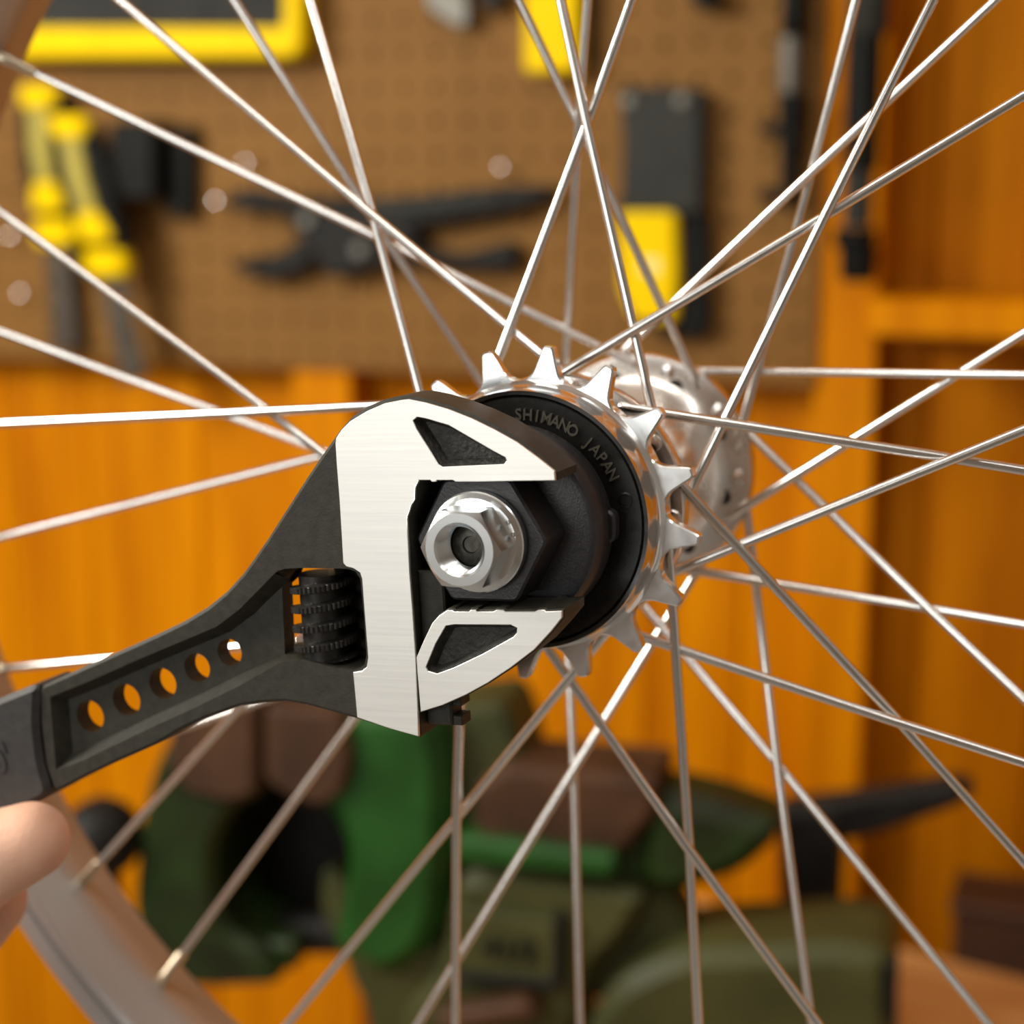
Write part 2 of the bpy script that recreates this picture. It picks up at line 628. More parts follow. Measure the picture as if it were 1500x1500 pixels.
vpart('jaw_plate', [(391, 1030), (505, 1040), (520, 1110), (505, 1160), (470, 1180), (420, 1160), (391, 1140)], -5, 100, 'rust', 3, 6, fj)
MB().tube([(vpoly([(250, 1415)])[0][0], 46, vpoly([(250, 1415)])[0][1]), (vpoly([(640, 1415)])[0][0], 46, vpoly([(640, 1415)])[0][1])], 13, 16).build('screw', 'black_iron', vise)
vpart('slide_bar', [(240, 1385), (420, 1395), (420, 1438), (240, 1440)], 12, 30, 'vise_green', 3, 4)
vpart('throat_arm', [(452, 1290), (500, 1330), (515, 1400), (560, 1445), (540, 1520), (500, 1480), (478, 1415), (448, 1360)], 20, 70, 'vise_olive', 4, 8)
an = vpart('anvil', [(690, 1262), (690, 1160), (730, 1130), (962, 1148), (958, 1200), (905, 1262)], 6, 62, 'rust', 4, 5)
vpart('anvil_ledge', [(668, 1222), (905, 1250), (900, 1285), (668, 1262)], -4, 40, 'vise_bright', 3, 4)
hs = vpart('slide_housing', [(664, 1290), (740, 1280), (950, 1318), (905, 1392), (862, 1430), (845, 1520), (830, 1720), (560, 1720), (585, 1490), (640, 1430)], 4, 60, 'vise_olive', 6, 10)
vpart('name_plate', [(662, 1328), (820, 1352), (818, 1436), (662, 1424)], -1, 10, 'vise_olive', 1.5, 3, hs)
vpart('plate_frame', [(812, 1334), (826, 1336), (824, 1446), (664, 1432), (664, 1420), (810, 1432)], -4, 6, 'black_iron', 1, 2, hs)
vpart('horn', [(930, 1200), (968, 1172), (1050, 1190), (1136, 1222), (1130, 1250), (1080, 1296), (970, 1330), (928, 1310)], 10, 58, 'vise_green', 9, 12)
vpart('swivel_base', [(830, 1720), (860, 1500), (905, 1430), (1000, 1388), (1240, 1378), (1312, 1392), (1312, 1720)], -8, 62, 'vise_olive', 8, 14)
vpart('body_web', [(800, 1270), (955, 1300), (1010, 1400), (930, 1480), (830, 1500)], 22, 52, 'vise_olive', 4, 8)
vpart('anvil_web', [(880, 1200), (960, 1206), (965, 1320), (880, 1300)], 18, 52, 'vise_green', 3, 6)
vpart('lower_body', [(505, 1425), (560, 1405), (670, 1400), (670, 1720), (560, 1720), (520, 1500)], 14, 58, 'vise_olive', 4, 8)
vpart('lock_bracket', [(1300, 1395), (1318, 1395), (1314, 1480), (1298, 1480)], -14, 0, 'black_iron', 1, 2)
vpart('clamp_bolt', [(640, 1470), (780, 1450), (800, 1476), (660, 1500)], -14, 4, 'rust', 3, 6)
bl = vpoly([(150, 1226)])[0]
MB().ball((bl[0], 0, bl[1]), 22).tube([(bl[0], 0, bl[1]), (bl[0] + 4, 20, bl[1] - 110)], 6).build('handle', 'black_iron', vise)
# raised letters on the plate
gv, gf = glyph('41/2', 17, 0.6)
m = MB()
cx, cz = vpoly([(748, 1388)])[0]
m.v = [(cx + x, -2 - z, cz - 6 + y) for x, y, z in gv]
m.f = gf
m.build('lettering', 'black_iron', hs)

# black lever clamp behind the vise, on the bench
CP = Plane(16.0, point=CAM + ray(1190, 1300) * 0.99)
cfl = (BENCH_Z - CP.o.z) / MM
clamp = empty('lever_clamp', CP.matrix(0, 0, cfl), 'black lever with a sloping bar handle standing behind the vise horn', 'clamp')


def cpoly(pts):
    return [(CP.at(u, v)[0], CP.at(u, v)[1] - cfl) for u, v in pts]


MB().slab(rounded(ccw(cpoly([(1138, 1190), (1232, 1188), (1232, 1260), (1222, 1420), (1146, 1420)])), 6), 0, 34, 3).build('post', 'black_iron', clamp)
MB().slab(rounded(ccw(cpoly([(1140, 1186), (1230, 1176), (1405, 1150), (1432, 1164), (1404, 1186), (1290, 1226), (1230, 1240), (1140, 1236)])), 5), 4, 28, 4).build('bar', 'black_iron', clamp)
MB().slab(rounded(ccw([(cpoly([(1110, 1500)])[0][0], 0), (cpoly([(1300, 1500)])[0][0], 0), (cpoly([(1270, 1400)])[0][0], cpoly([(1200, 1408)])[0][1]), (cpoly([(1120, 1400)])[0][0], cpoly([(1200, 1408)])[0][1])]), 5), -4, 40, 3).build('foot', 'black_iron', clamp)

# dark brown block at the back of the bench
P = on_bench(1450, 1418)
dx = empty('dark_block', Matrix.Translation((P.x + 0.02, P.y + 0.085, BENCH_Z)) @ Matrix.Rotation(math.radians(-20), 4, 'Z'), 'dark brown block against the wall behind the workbench corner', 'box')
MB().box(-20, 110, -20, 40, -200, 8, 3).build('body', 'dark_brown', dx)
MB().box(-23, 113, -23, 43, 8, 15, 2).build('top_slab', 'dark_brown', dx)

# ================================================================== TOOLS ON THE PEGBOARD
t = Hung('tool_pouch', 'dark grey fabric tool pouch with yellow binding hanging at the top left', 'pouch', 220, -40, 12)
t.slab('pocket', [(-110, -260), (448, -260), (448, 78), (-110, 78)], -16, 11, 'fabric_grey', 4, 6)
t.slab('binding', [(-112, 42), (430, 44), (430, -262), (457, -262), (457, 72), (446, 87), (-112, 87)], -19, 6, 'yellow', 3, 4)


def chisel(u, v, lean, off, label):
    h = Hung('wood_chisel', label, 'chisel', u, v, off, 'chisels on the pegboard')
    R = lambda a, b: (u + a + lean * (b / 200.0), v + b)
    h.slab('grip', [R(-34, 22), R(-12, 4), R(30, 6), R(40, 60), R(46, 150), R(50, 192), R(-18, 190), R(-32, 120)], -8, 10, 'black_plastic', 4, 6)
    h.slab('end_cap', [R(-28, -2), R(26, -2), R(28, 22), R(14, 34), R(-18, 34), R(-28, 22)], -13, 8, 'yellow', 4, 5)
    h.slab('inlay', [R(-15, 30), R(13, 30), R(14, 90), R(20, 140), R(-6, 140), R(-14, 90)], -12, 0, 'yellow_dull', 2, 3)
    h.slab('inlay', [R(-10, 140), R(22, 138), R(36, 170), R(32, 182), R(-10, 182), R(-14, 168)], -13, 0, 'yellow', 2, 3)
    h.slab('ferrule', [R(-14, 194), R(44, 194), R(46, 226), R(36, 234), R(-6, 234), R(-14, 226)], -12, 8, 'yellow', 4, 5)
    h.slab('blade', [R(-4, 234), R(34, 234), R(34, 300), R(40, 380), R(2, 392), R(-2, 300)], -3, 2, 'dark_steel', 1, 1)
    return h


chisel(66, 128, 6, 14, 'taller yellow and black handled chisel under the pouch, farther left')
chisel(108, 172, 36, 40, 'leaning yellow and black handled chisel beside the black box')

t = Hung('magnetic_holder', 'small plain black box fixed to the pegboard between chisels and pliers', 'box', 226, 235, 4)
t.slab('body', [(194, 180), (258, 178), (258, 292), (194, 292)], -34, 3, 'black_plastic', 3, 3)
t.slab('side_slab', [(250, 186), (290, 186), (290, 316), (252, 316)], -12, 3, 'black_plastic', 2, 3)  # thin black slab to the right of the box, reaching lower

t = Hung('locking_pliers', 'black locking pliers with open jaws hung sideways in the middle of the pegboard', 'pliers', 520, 340, 10)
t.slab('upper_jaw', [(335, 290), (366, 276), (440, 288), (540, 288), (560, 330), (470, 332), (420, 312), (340, 304)], -10, 8, 'black_iron', 3, 4)
b_ = t.slab('body', [(428, 300), (520, 296), (600, 330), (628, 352), (585, 382), (520, 402), (488, 406), (468, 372), (440, 340)], -12, 8, 'black_iron', 3, 5)
t.slab('upper_handle', [(540, 292), (640, 284), (745, 272), (812, 272), (818, 288), (742, 312), (640, 328), (560, 345)], -12, 8, 'black_iron', 3, 4)
t.slab('steel_strip', [(536, 294), (640, 286), (744, 276), (744, 298), (640, 310), (545, 318)], -15, -8, 'grey_plastic', 2, 3)
t.slab('lower_jaw', [(340, 384), (374, 378), (414, 372), (446, 350), (476, 362), (452, 396), (412, 410), (362, 402)], -9, 7, 'black_iron', 3, 4)
t.slab('lower_handle', [(590, 360), (680, 372), (755, 352), (764, 368), (756, 396), (650, 394), (590, 386)], -9, 7, 'black_iron', 3, 4)
for (u, v) in ((538, 366), (462, 322)):
    x, z = t.p(u, v)
    MB().lathe([(0.05, -17), (5, -17), (6, -15), (6, -8)], 16, (x, 0, z)).build('rivet', 'steel_grey', t.root)

t = Hung('cutting_pliers', 'steel and black pincers cut off by the top edge of the picture', 'pliers', 660, -20, 12)
t.slab('jaw', [(612, -120), (660, -120), (692, 20), (688, 42), (668, 40), (628, 12)], -6, 6, 'steel_grey', 2, 4)
t.slab('jaw', [(700, -120), (748, -120), (738, 10), (722, 18), (706, 6)], -6, 6, 'black_iron', 2, 4)
t.slab('pivot', [(640, -150), (730, -150), (730, -90), (640, -90)], -9, 8, 'black_iron', 2, 4)

t = Hung('yellow_level', 'plain yellow rectangular tool handle hanging at the top centre', 'tool', 818, 20, 8)
t.slab('body', [(780, -160), (858, -160), (858, 108), (780, 110)], -20, 4, 'yellow', 3, 6)
t.slab('side_shadow', [(812, -160), (868, -160), (868, 98), (812, 98)], -4, 7, 'black_plastic', 1.5, 3)  # black sheet standing in for the shadow right of the handle

t = Hung('utility_knife', 'yellow utility knife in a riveted black sheath', 'knife', 975, 300, 8)
t.slab('sheath', [(912, 128), (1036, 130), (1036, 200), (1032, 310), (916, 310), (920, 200)], -14, 6, 'grey_plastic', 3, 5)
t.slab('sheath_lip', [(914, 290), (1034, 292), (1034, 314), (914, 312)], -19, -10, 'grey_plastic', 2, 3)
kb = t.slab('handle', [(918, 310), (1000, 310), (1003, 400), (999, 470), (940, 468), (920, 420)], -22, -2, 'yellow', 3, 6)
t.slab('sticker', [(952, 378), (976, 378), (976, 400), (952, 400)], -22.6, -20, 'paper', 0.2, 0, kb)
t.slab('back_shell', [(960, 312), (1040, 312), (1042, 480), (1030, 494), (962, 492)], -10, 6, 'black_plastic', 3, 5)
for (u, v) in ((930, 151), (1007, 150)):
    x, z = t.p(u, v)
    MB().lathe([(0.05, -18), (4, -17.5), (6.2, -15.5), (6.4, -13)], 18, (x, 0, z)).build('rivet', 'steel_grey', t.root)

t = Hung('rubber_knob', 'small dark round knob at the top edge above the yellow knife', 'knob', 1040, -5, 6)
x, z = t.p(1040, -5)
MB().lathe([(0.05, -20), (9, -19), (11, -15), (9, 4), (0.05, 5)], 20, (x, 0, z)).build('cap', 'black_plastic', t.root)

t = Hung('nut_driver', 'slim black handled driver with a grey collar right of the knife', 'screwdriver', 1158, 140, 14)
t.turned('handle', [(1146, 1176, -120), (1148, 1180, 0), (1148, 1182, 44), (1152, 1178, 54)], 'black_plastic')
t.turned('collar', [(1144, 1174, 56), (1142, 1172, 96), (1144, 1170, 136)], 'steel_grey')
t.turned('shaft_sleeve', [(1142, 1180, 138), (1142, 1178, 160), (1144, 1170, 230), (1144, 1168, 290), (1148, 1164, 308)], 'black_plastic')
for v in (188, 286):
    t.rod('hook', [(1110, v), (1150, v)], 4, 'black_iron', 6)

t = Hung('tire_pump', 'long thick black cylinder tool hanging over the right edge of the pegboard', 'tool', 1258, 180, 30)
t.turned('top_cap', [(1246, 1302, -140), (1246, 1302, 44), (1250, 1298, 52)], 'grey_plastic')
t.turned('barrel', [(1242, 1292, 52), (1240, 1290, 150), (1238, 1286, 240), (1236, 1280, 250)], 'black_plastic')
t.turned('lower_barrel', [(1238, 1276, 250), (1238, 1276, 332)], 'grey_plastic')
t.turned('collar', [(1222, 1278, 334), (1222, 1280, 356), (1230, 1282, 362)], 'black_plastic')
t.turned('tip', [(1232, 1284, 362), (1232, 1280, 404), (1236, 1276, 412)], 'black_plastic')

peg_labels = {(22, 346): 'small steel peg at the left picture edge, level with the chisel ferrules', (36, 430): 'lower steel peg under the taller chisel',
              (99, 432): 'steel peg between the two chisel blades', (160, 436): 'steel peg right of the leaning chisel blade',
              (206, 332): 'steel peg below the black box', (366, 240): 'steel peg above the open pliers jaw',
              (322, 296): 'steel peg at the tip of the upper pliers jaw', (740, 247): 'steel peg above the pliers handle'}
for (u, v), lb in peg_labels.items():
    t = Hung('peg_hook', lb, 'hook', u, v, 8, 'steel pegs in the pegboard')
    MB().lathe([(0.05, -9), (2.2, -8.4), (3.2, -6.5), (3.2, -4), (2.2, -3), (2.2, 8)], 14).build('pin', 'steel_bright', t.root)

# ================================================================== BICYCLE WHEEL
# hub axis frame seen from the camera: local y runs along the axle, away from the viewer
Rc = ((0.82891867, 0.37462238, -0.41539369), (-0.40828110, 0.91281671, 0.00849735), (0.38236159, 0.16255378, 0.90960204))
Cc = (5.357, 354.979, -0.516)


def cam_to_world(x, y, z):
    return RT * x + FW * y + UP * z


cols = [cam_to_world(*[Rc[r][c] for r in range(3)]) for c in range(3)]
WM = Matrix(((cols[0].x, cols[1].x, cols[2].x, 0), (cols[0].y, cols[1].y, cols[2].y, 0), (cols[0].z, cols[1].z, cols[2].z, 0), (0, 0, 0, 1)))
WM.translation = CAM + cam_to_world(*Cc) * MM
wheel = empty('bicycle_wheel', WM, 'bare silver bicycle wheel without a tyre, its freewheel towards the viewer', 'wheel')

RN, S1, S2, SR, R1, R2 = 196.5, 14.4, 72.3, 43.9, 25.9, 25.2
# rim
prof = [(209.3, 28.6), (209.6, 29.6), (209.3, 30.4), (204.5, 30.6), (203, 32), (201.5, 36), (201, 43.9), (201.5, 51.8), (203, 55.8), (204.5, 57.2), (209.3, 57.4), (209.6, 58.2), (209.3, 59.2),
        (205.6, 59.4), (205.2, 59.0), (204.6, 59.4), (201.0, 59.6), (199.6, 58.8), (197.2, 50), (196.2, 46.6), (196.0, 43.9), (196.2, 41.2), (197.2, 37.8), (199.6, 29.0), (201.0, 28.2), (202.3, 28.3), (202.6, 29.6), (203.8, 29.6), (204.1, 28.3)]
MB().lathe(prof, 180, closed=True).build('rim', 'rim_alloy', wheel, 25)
# hub shell with two flanges
hub = [(7, 6), (15, 6), (17, 9), (19, 11.5), (28.0, 12.4), (28.5, 13.2), (28.5, 15.6), (28.0, 16.4), (24, 17.2), (20, 19), (17.2, 23), (15.6, 30), (15.2, 43), (15.6, 56), (17.4, 62), (20.5, 66.6), (23.5, 69.2), (28.0, 70.4), (28.5, 71.2), (28.5, 73.6), (28.0, 74.4), (20, 75.2), (17, 78), (14, 80), (7, 80)]
MB().lathe(hub, 72).build('hub_shell', 'alloy', wheel, 40)
# flange holes (dark bored rims beside the spoke elbows)
m = MB()
for fs, r in ((S1, 23.3), (S2, 23.3)):
    pass
MB().lathe([(0.05, -35.0), (1.5, -35.0), (1.7, -35.5), (3.6, -35.4), (4.15, -35.0), (4.15, 104), (4.2, 105), (0.05, 105)], 24).build('axle', 'axle_dark', wheel)
MB().lathe([(4.9, 80.5), (11, 80.5), (11, 83), (9, 84), (9, 92), (4.9, 92)], 24).build('locknut', 'zinc', wheel)

# sprocket: sixteen teeth
NT, TP = 16, -104.08


def sprocket_outline():
    pts = []
    rp = 12.7 / 2 / math.sin(math.pi / NT)
    for k in range(NT):
        a = math.radians(TP + 22.5 * k)
        half = math.radians(11.25)
        # tip, then down to the root arc between this tooth and the next
        for (da, r) in ((-1.95, 35.1), (-1.2, 35.6), (1.2, 35.6), (1.95, 35.1)):
            pts.append((r, a + math.radians(da)))
        av = a + half
        cx, cz = (rp - 0.1) * math.cos(av), -(rp - 0.1) * math.sin(av)
        for j in range(11):
            w = math.radians(-62 + 124 * j / 10)
            # direction from the arc centre: inward radial rotated by w
            d = av + math.pi - w
            px = cx + 3.95 * math.cos(d)
            pz = cz - 3.95 * math.sin(d)
            pts.append((math.hypot(px, pz), math.atan2(-pz, px)))
    return [(r * math.cos(a), -r * math.sin(a)) for r, a in pts]


fw = bpy.data.objects.new('freewheel', None)
fw.parent = wheel
COL.objects.link(fw)
so = sprocket_outline()
sp = MB().slab(so, -1.5, 1.5, 0.35, [circle(0, 0, 27.4, 72)]).build('sprocket', 'chrome', fw, 28)
MB().lathe([(26.0, -7.0), (26.05, -8.0), (26.9, -8.2), (27.1, -7.4), (27.15, -5.0), (27.35, -3.2), (27.8, -2.1), (28.4, -1.6), (28.5, -1.3), (27.4, -1.3), (27.4, 6), (25.5, 6), (25.5, -7)], 200).build('raised_collar', 'chrome', fw, 40)
MB().lathe([(25.7, 5), (25.7, -7.3), (25.4, -7.7), (18.0, -7.4), (17.6, -7.0), (14, -6.5), (13.6, -4.0), (11, -4), (11, 5)], 96).build('lock_ring', 'freewheel_black', fw, 40)
for a in (-12.0, 168.0):
    ar = math.radians(a)
    MB().lathe([(1.3, -7.85), (1.6, -7.65), (1.6, -7.3), (1.1, -7.2), (0.9, -7.45), (0.05, -7.45)], 16, (22.6 * math.cos(ar), 0, 22.6 * math.sin(ar))).build('pin_hole', 'freewheel_black', fw)
m = MB()
word = 'SHIMANO JAPAN'
for k, ch in enumerate(word):
    if ch == ' ':
        continue
    ang = math.radians(66.5 - 64.0 * k / (len(word) - 1))
    gv, gf = glyph(ch, 3.3, 0.38)
    i0 = len(m.v)
    for x, y, z in gv:
        # tops of the letters point outwards, reading clockwise
        rr = 20.9 + y
        tx = x * 0.92
        m.v.append((rr * math.cos(ang) + tx * math.sin(ang), -7.62 - z, rr * math.sin(ang) - tx * math.cos(ang)))
    m.f += [tuple(i + i0 for i in f) for f in gf]
m.build('lettering', 'letter_glint', fw, 30)

# spokes: (flange index, lacing side, hub angle, rim angle)
SPOKES = [(0, 1, 296.43, 238.12), (1, 1, 304.41, 247.7), (2, -1, 185.83, 257.49), (3, -1, 204.59, 267.95), (4, 1, 333.54, 278.33), (5, 1, 352.09, 287.41), (6, -1, 237.03, 296.87), (7, -1, 245.53, 307.6), (8, 1, 12.41, 318.34), (9, 1, 29.12, 327.47), (10, -1, 264.21, 337.74), (11, -1, 286.25, 347.49), (12, 1, 52.92, 358.2), (13, 1, 63.91, 8.15), (14, -1, 312.86, 17.37), (15, -1, 327.88, 27.57), (16, 1, 101.23, 36.52), (17, 1, 106.39, 48.76), (18, -1, 349.55, 58.2), (19, -1, 4.98, 67.69), (20, 1, 138.17, 77.49), (21, 1, 144.61, 88.18), (22, -1, 28.37, 98.12), (23, -1, 41.5, 107.95), (24, 1, 170.38, 117.58), (25, 1, 183.89, 128.31), (26, -1, 58.03, 137.93), (27, -1, 72.17, 147.5), (28, 1, 211.98, 157.58), (29, 1, 220.2, 168.05), (30, -1, 106.3, 177.6), (31, -1, 119.2, 187.45), (32, 1, 253.17, 197.63), (33, 1, 265.35, 207.83), (34, -1, 145.99, 217.5), (35, -1, 168.0, 227.89)]


def pol(r, deg, s):
    a = math.radians(deg)
    return Vector((r * math.cos(a), s, -r * math.sin(a)))


def seg2(a, b, c, d):
    r = (b[0] - a[0], b[1] - a[1])
    s = (d[0] - c[0], d[1] - c[1])
    den = r[0] * s[1] - r[1] * s[0]
    if abs(den) < 1e-9:
        return None
    t = ((c[0] - a[0]) * s[1] - (c[1] - a[1]) * s[0]) / den
    u = ((c[0] - a[0]) * r[1] - (c[1] - a[1]) * r[0]) / den
    return t if 0 < t < 1 and 0 < u < 1 else None


ends = []
for (i, g, ha, ra) in SPOKES:
    near = i % 2 == 1
    sh = (S1 + (-1.6 if g < 0 else 1.6)) if near else (S2 + (1.6 if g < 0 else -1.6))
    ends.append((pol(R1 if near else R2, ha, sh), pol(RN, ra, SR)))
NIP = MB().lathe([(0.05, -11.5), (1.55, -11.5), (1.7, -11.2), (1.7, -4), (1.95, -3.6), (1.95, 0.6), (2.6, 1.0), (2.6, 2.4), (0.05, 2.6)], 10, axis='Z').mesh('nipple')
NIP.materials.append(MATS['nipple_brass'])
for k, (i, g, ha, ra) in enumerate(SPOKES):
    near = i % 2 == 1
    h, n = ends[k]
    tx = None
    for k2, (i2, g2, _, _) in enumerate(SPOKES):
        if i2 % 2 == i % 2 and g2 != g:
            h2, n2 = ends[k2]
            t_ = seg2((h.x, h.z), (n.x, n.z), (h2.x, h2.z), (n2.x, n2.z))
            if t_ is not None and (tx is None or t_ > tx):
                tx = t_
    out = -1 if near else 1                     # outer side of the flange along the axle
    side = out if g < 0 else -out               # where the spoke lies next to the flange
    pts = []
    fs = S1 if near else S2
    hole = Vector((h.x, 0, h.z))
    d = (n - h)
    dn = d.normalized()
    pts.append(Vector((h.x, fs - side * 2.6, h.z)) - dn * 0.2)
    pts.append(Vector((h.x, fs + side * 0.6, h.z)) - dn * 0.1)
    pts.append(h + dn * 0.9 + Vector((0, side * 0.35, 0)))
    pts.append(h + dn * 3.0 + Vector((0, side * 0.4, 0)))
    if tx is not None:
        c = h + d * tx
        mean_s = fs + (n.y - fs) * tx
        c.y = mean_s - side * 1.06 if g < 0 or True else c.y
        pts.append(c)
    pts.append(n + dn * 1.0)
    o = MB().tube(pts, 1.1, 10).build('spoke', 'spoke_steel', wheel, 60)
    hd = MB().lathe([(0.05, -0.9), (1.7, -0.5), (1.9, 0), (1.2, 0.9)], 10, (h.x, fs - side * 2.6, h.z)).build('spoke_head', 'spoke_steel', o)
    nd = (n - pts[-2]).normalized()
    nm = Matrix.Translation(n * MM) @ nd.to_track_quat('Z', 'Y').to_matrix().to_4x4()
    no = bpy.data.objects.new('nipple', NIP)
    COL.objects.link(no)
    no.parent = o
    no.matrix_local = nm

# dark bores in the far and near flange
for fs, ph, sd in ((S2, 1.0, -1),):
    for k in range(9):
        a = ph + 40 * k
        p = pol(22.6, a, fs)
        y = 68.75
        MB().lathe([(2.0, y - 0.15), (1.75, y - 0.45), (1.5, y - 0.25), (1.4, y - 0.1), (0.05, y - 0.1)], 14, (p.x, 0, p.z)).build('flange_bore', 'freewheel_black', wheel)

# ================================================================== FREEWHEEL REMOVER
TM = WM.copy()
ja = math.radians(-23.218)
WRM = WM @ Matrix.Rotation(-ja, 4, 'Y')
remover = empty('freewheel_remover', WRM, 'black hexagonal freewheel remover socket seated in the freewheel', 'socket tool')
hexp = [(13.86 * math.cos(math.radians(60 * k)), 13.86 * math.sin(math.radians(60 * k))) for k in range(6)]
MB().slab(rounded(hexp, 1.0, 3), -30.7, -19.5, 0.5, [circle(0, 0, 6.6, 32)]).build('hex_head', 'tool_black', remover, 30)
MB().lathe([(6.6, -20), (18.6, -20.2), (19.6, -19.8), (20.3, -18.8), (20.5, -16), (20.4, -11), (19.9, -10.2), (18, -9.8), (6.6, -9.8)], 96).build('flange', 'tool_black', remover, 32)
MB().lathe([(6.6, -10), (11.4, -10), (11.4, -3), (6.6, -3)], 72, rfun=lambda r, s, a: r + (0.5 * (1 if math.sin(12 * a) > 0 else -1) if r > 8 else 0)).build('spline', 'tool_black', remover, 30)
MB().slab(rounded([(18, -4.2), (21.4, -3.2), (21.6, 2.6), (18, 4.0)], 1.6), -13, -9.6, 0.5).build('lug', 'tool_black', remover)

# ================================================================== AXLE NUT
nut = empty('axle_nut', WM @ Matrix.Translation((0, -0.031, 0)), 'shiny zinc plated hexagonal flange nut on the axle end', 'nut')
NPH = math.radians(-94.944)
N = 72


def hexr(a, R=8.35):
    d = (a - NPH) % (math.pi / 3)
    return R * math.cos(math.pi / 6) / math.cos(d - math.pi / 6)


m = MB()
rows = []
top = -40.9 + 31


def ring(fr, fs):
    i0 = len(m.v)
    for i in range(N):
        a = NPH + 2 * math.pi * i / N
        r = fr(a)
        m.v.append((r * math.cos(a), fs(a), -r * math.sin(a)))
    rows.append(list(range(i0, i0 + N)))


for r, s in ((4.8, top + 0.5), (5.25, top), (6.95, top)):
    ring(lambda a, r=r: r, lambda a, s=s: s)
ring(hexr, lambda a: top + max(0, (hexr(a) - 6.95)) * 0.55)
ring(hexr, lambda a: -2.75)
ring(lambda a: 8.7, lambda a: -2.6)
ring(lambda a: 9.7, lambda a: -2.15)
ring(lambda a: 9.95, lambda a: -1.85)
ring(lambda a: 9.95, lambda a: -0.1)
ring(lambda a: 9.6, lambda a: 0.25)
ring(lambda a: 5.0, lambda a: 0.25)
for a_, b_ in zip(rows, rows[1:]):
    m.strip(a_, b_)
m.build('hex_body', 'zinc', nut, 14)
# threads in the bore
th = []
y = top + 0.5
th.append((4.8, y))
while y < 0.2:
    th += [(4.35, y + 0.4), (4.8, y + 0.8)]
    y += 0.8
MB().lathe(th, 40).build('thread', 'zinc', nut, 20)
m = MB()
for k, ch in enumerate('58'):
    ang = math.radians(6 - 17 * k)
    gv, gf = glyph(ch, 2.1, 0.12)
    i0 = len(m.v)
    for x, y_, z in gv:
        rr = 7.95 + y_
        yy = -2.75 + (rr - 8.6) * 0.45
        m.v.append((rr * math.cos(ang) + x * math.sin(ang), yy - z, rr * math.sin(ang) - x * math.cos(ang)))
    m.f += [tuple(i + i0 for i in f) for f in gf]
m.build('lettering', 'zinc', nut, 30)

# ================================================================== ADJUSTABLE WRENCH (x along the jaws, y along the axle)
wrench = empty('adjustable_wrench', WRM, 'black adjustable wrench with bright polished jaw faces gripping the socket', 'wrench')
SILVER = [(17.0, 12.05), (16.96, 13.86), (13.68, 16.46), (9.69, 19.34), (5.1, 21.85), (0.58, 23.99), (-4.01, 25.76), (-8.8, 27.15), (-12.38, 27.87), (-13.85, 27.77), (-17.57, 27.17), (-21.39, 25.77), (-25.28, 23.81), (-27.38, 22.09), (-28.72, 20.48), (-28.96, 19.39), (-29.0, 15.05), (-28.94, 8.22), (-29.02, 1.34), (-29.07, -1.14), (-29.11, -4.6), (-28.48, -5.28), (-26.97, -5.6), (-25.51, -6.47), (-25.15, -7.71), (-25.1, -14.93), (-25.01, -23.73), (-25.46, -25.72), (-26.61, -26.62), (-28.64, -26.99), (-28.53, -31.52), (-28.44, -36.35), (-21.35, -38.23), (-14.93, -39.55), (-14.7, -34.05), (-14.42, -23.72), (-14.42, -13.22), (-14.53, -6.37), (-14.44, -0.92), (-14.46, 0.85), (-14.33, 4.77), (-13.27, 7.21), (-12.46, 8.29), (-12.22, 10.58), (-11.31, 12.12), (-8.83, 12.12), (-8.49, 11.78), (-7.76, 11.78), (-7.37, 12.12), (-4.05, 12.12), (-3.43, 11.79)]
TRI_UP = [(-11.66, 23.76), (-10.74, 24.41), (-9.01, 24.12), (-4.21, 22.75), (0.33, 20.2), (4.84, 17.68), (7.15, 16.5), (7.39, 15.84), (6.79, 15.19), (-6.04, 14.71), (-6.87, 15.24), (-8.82, 18.57), (-11.04, 22.17)]
JAW = [(17.02, -12.96), (16.95, -14.29), (14.58, -17.03), (10.87, -20.79), (5.83, -24.51), (0.89, -27.73), (-4.08, -30.45), (-9.24, -32.79), (-14.12, -34.44), (-14.29, -26.07), (-14.24, -23.29), (-12.52, -20.04), (-10.34, -16.25), (-8.76, -14.69), (-6.92, -13.55), (-5.89, -13.52), (-5.47, -13.78), (-2.27, -13.68), (-1.96, -13.33), (-0.8, -13.3), (-0.53, -13.63), (2.78, -13.53), (3.51, -13.17), (4.94, -13.12), (5.35, -13.45), (11.43, -13.26), (12.15, -12.91), (13.41, -12.87), (13.81, -13.19)]
TRI_LOW = [(-7.42, -16.7), (-5.64, -16.37), (6.33, -16.04), (7.58, -16.6), (7.52, -17.55), (6.76, -18.38), (0.09, -22.03), (-6.22, -25.03), (-10.0, -26.44), (-11.89, -25.97), (-12.28, -25.15), (-9.88, -20.36)]
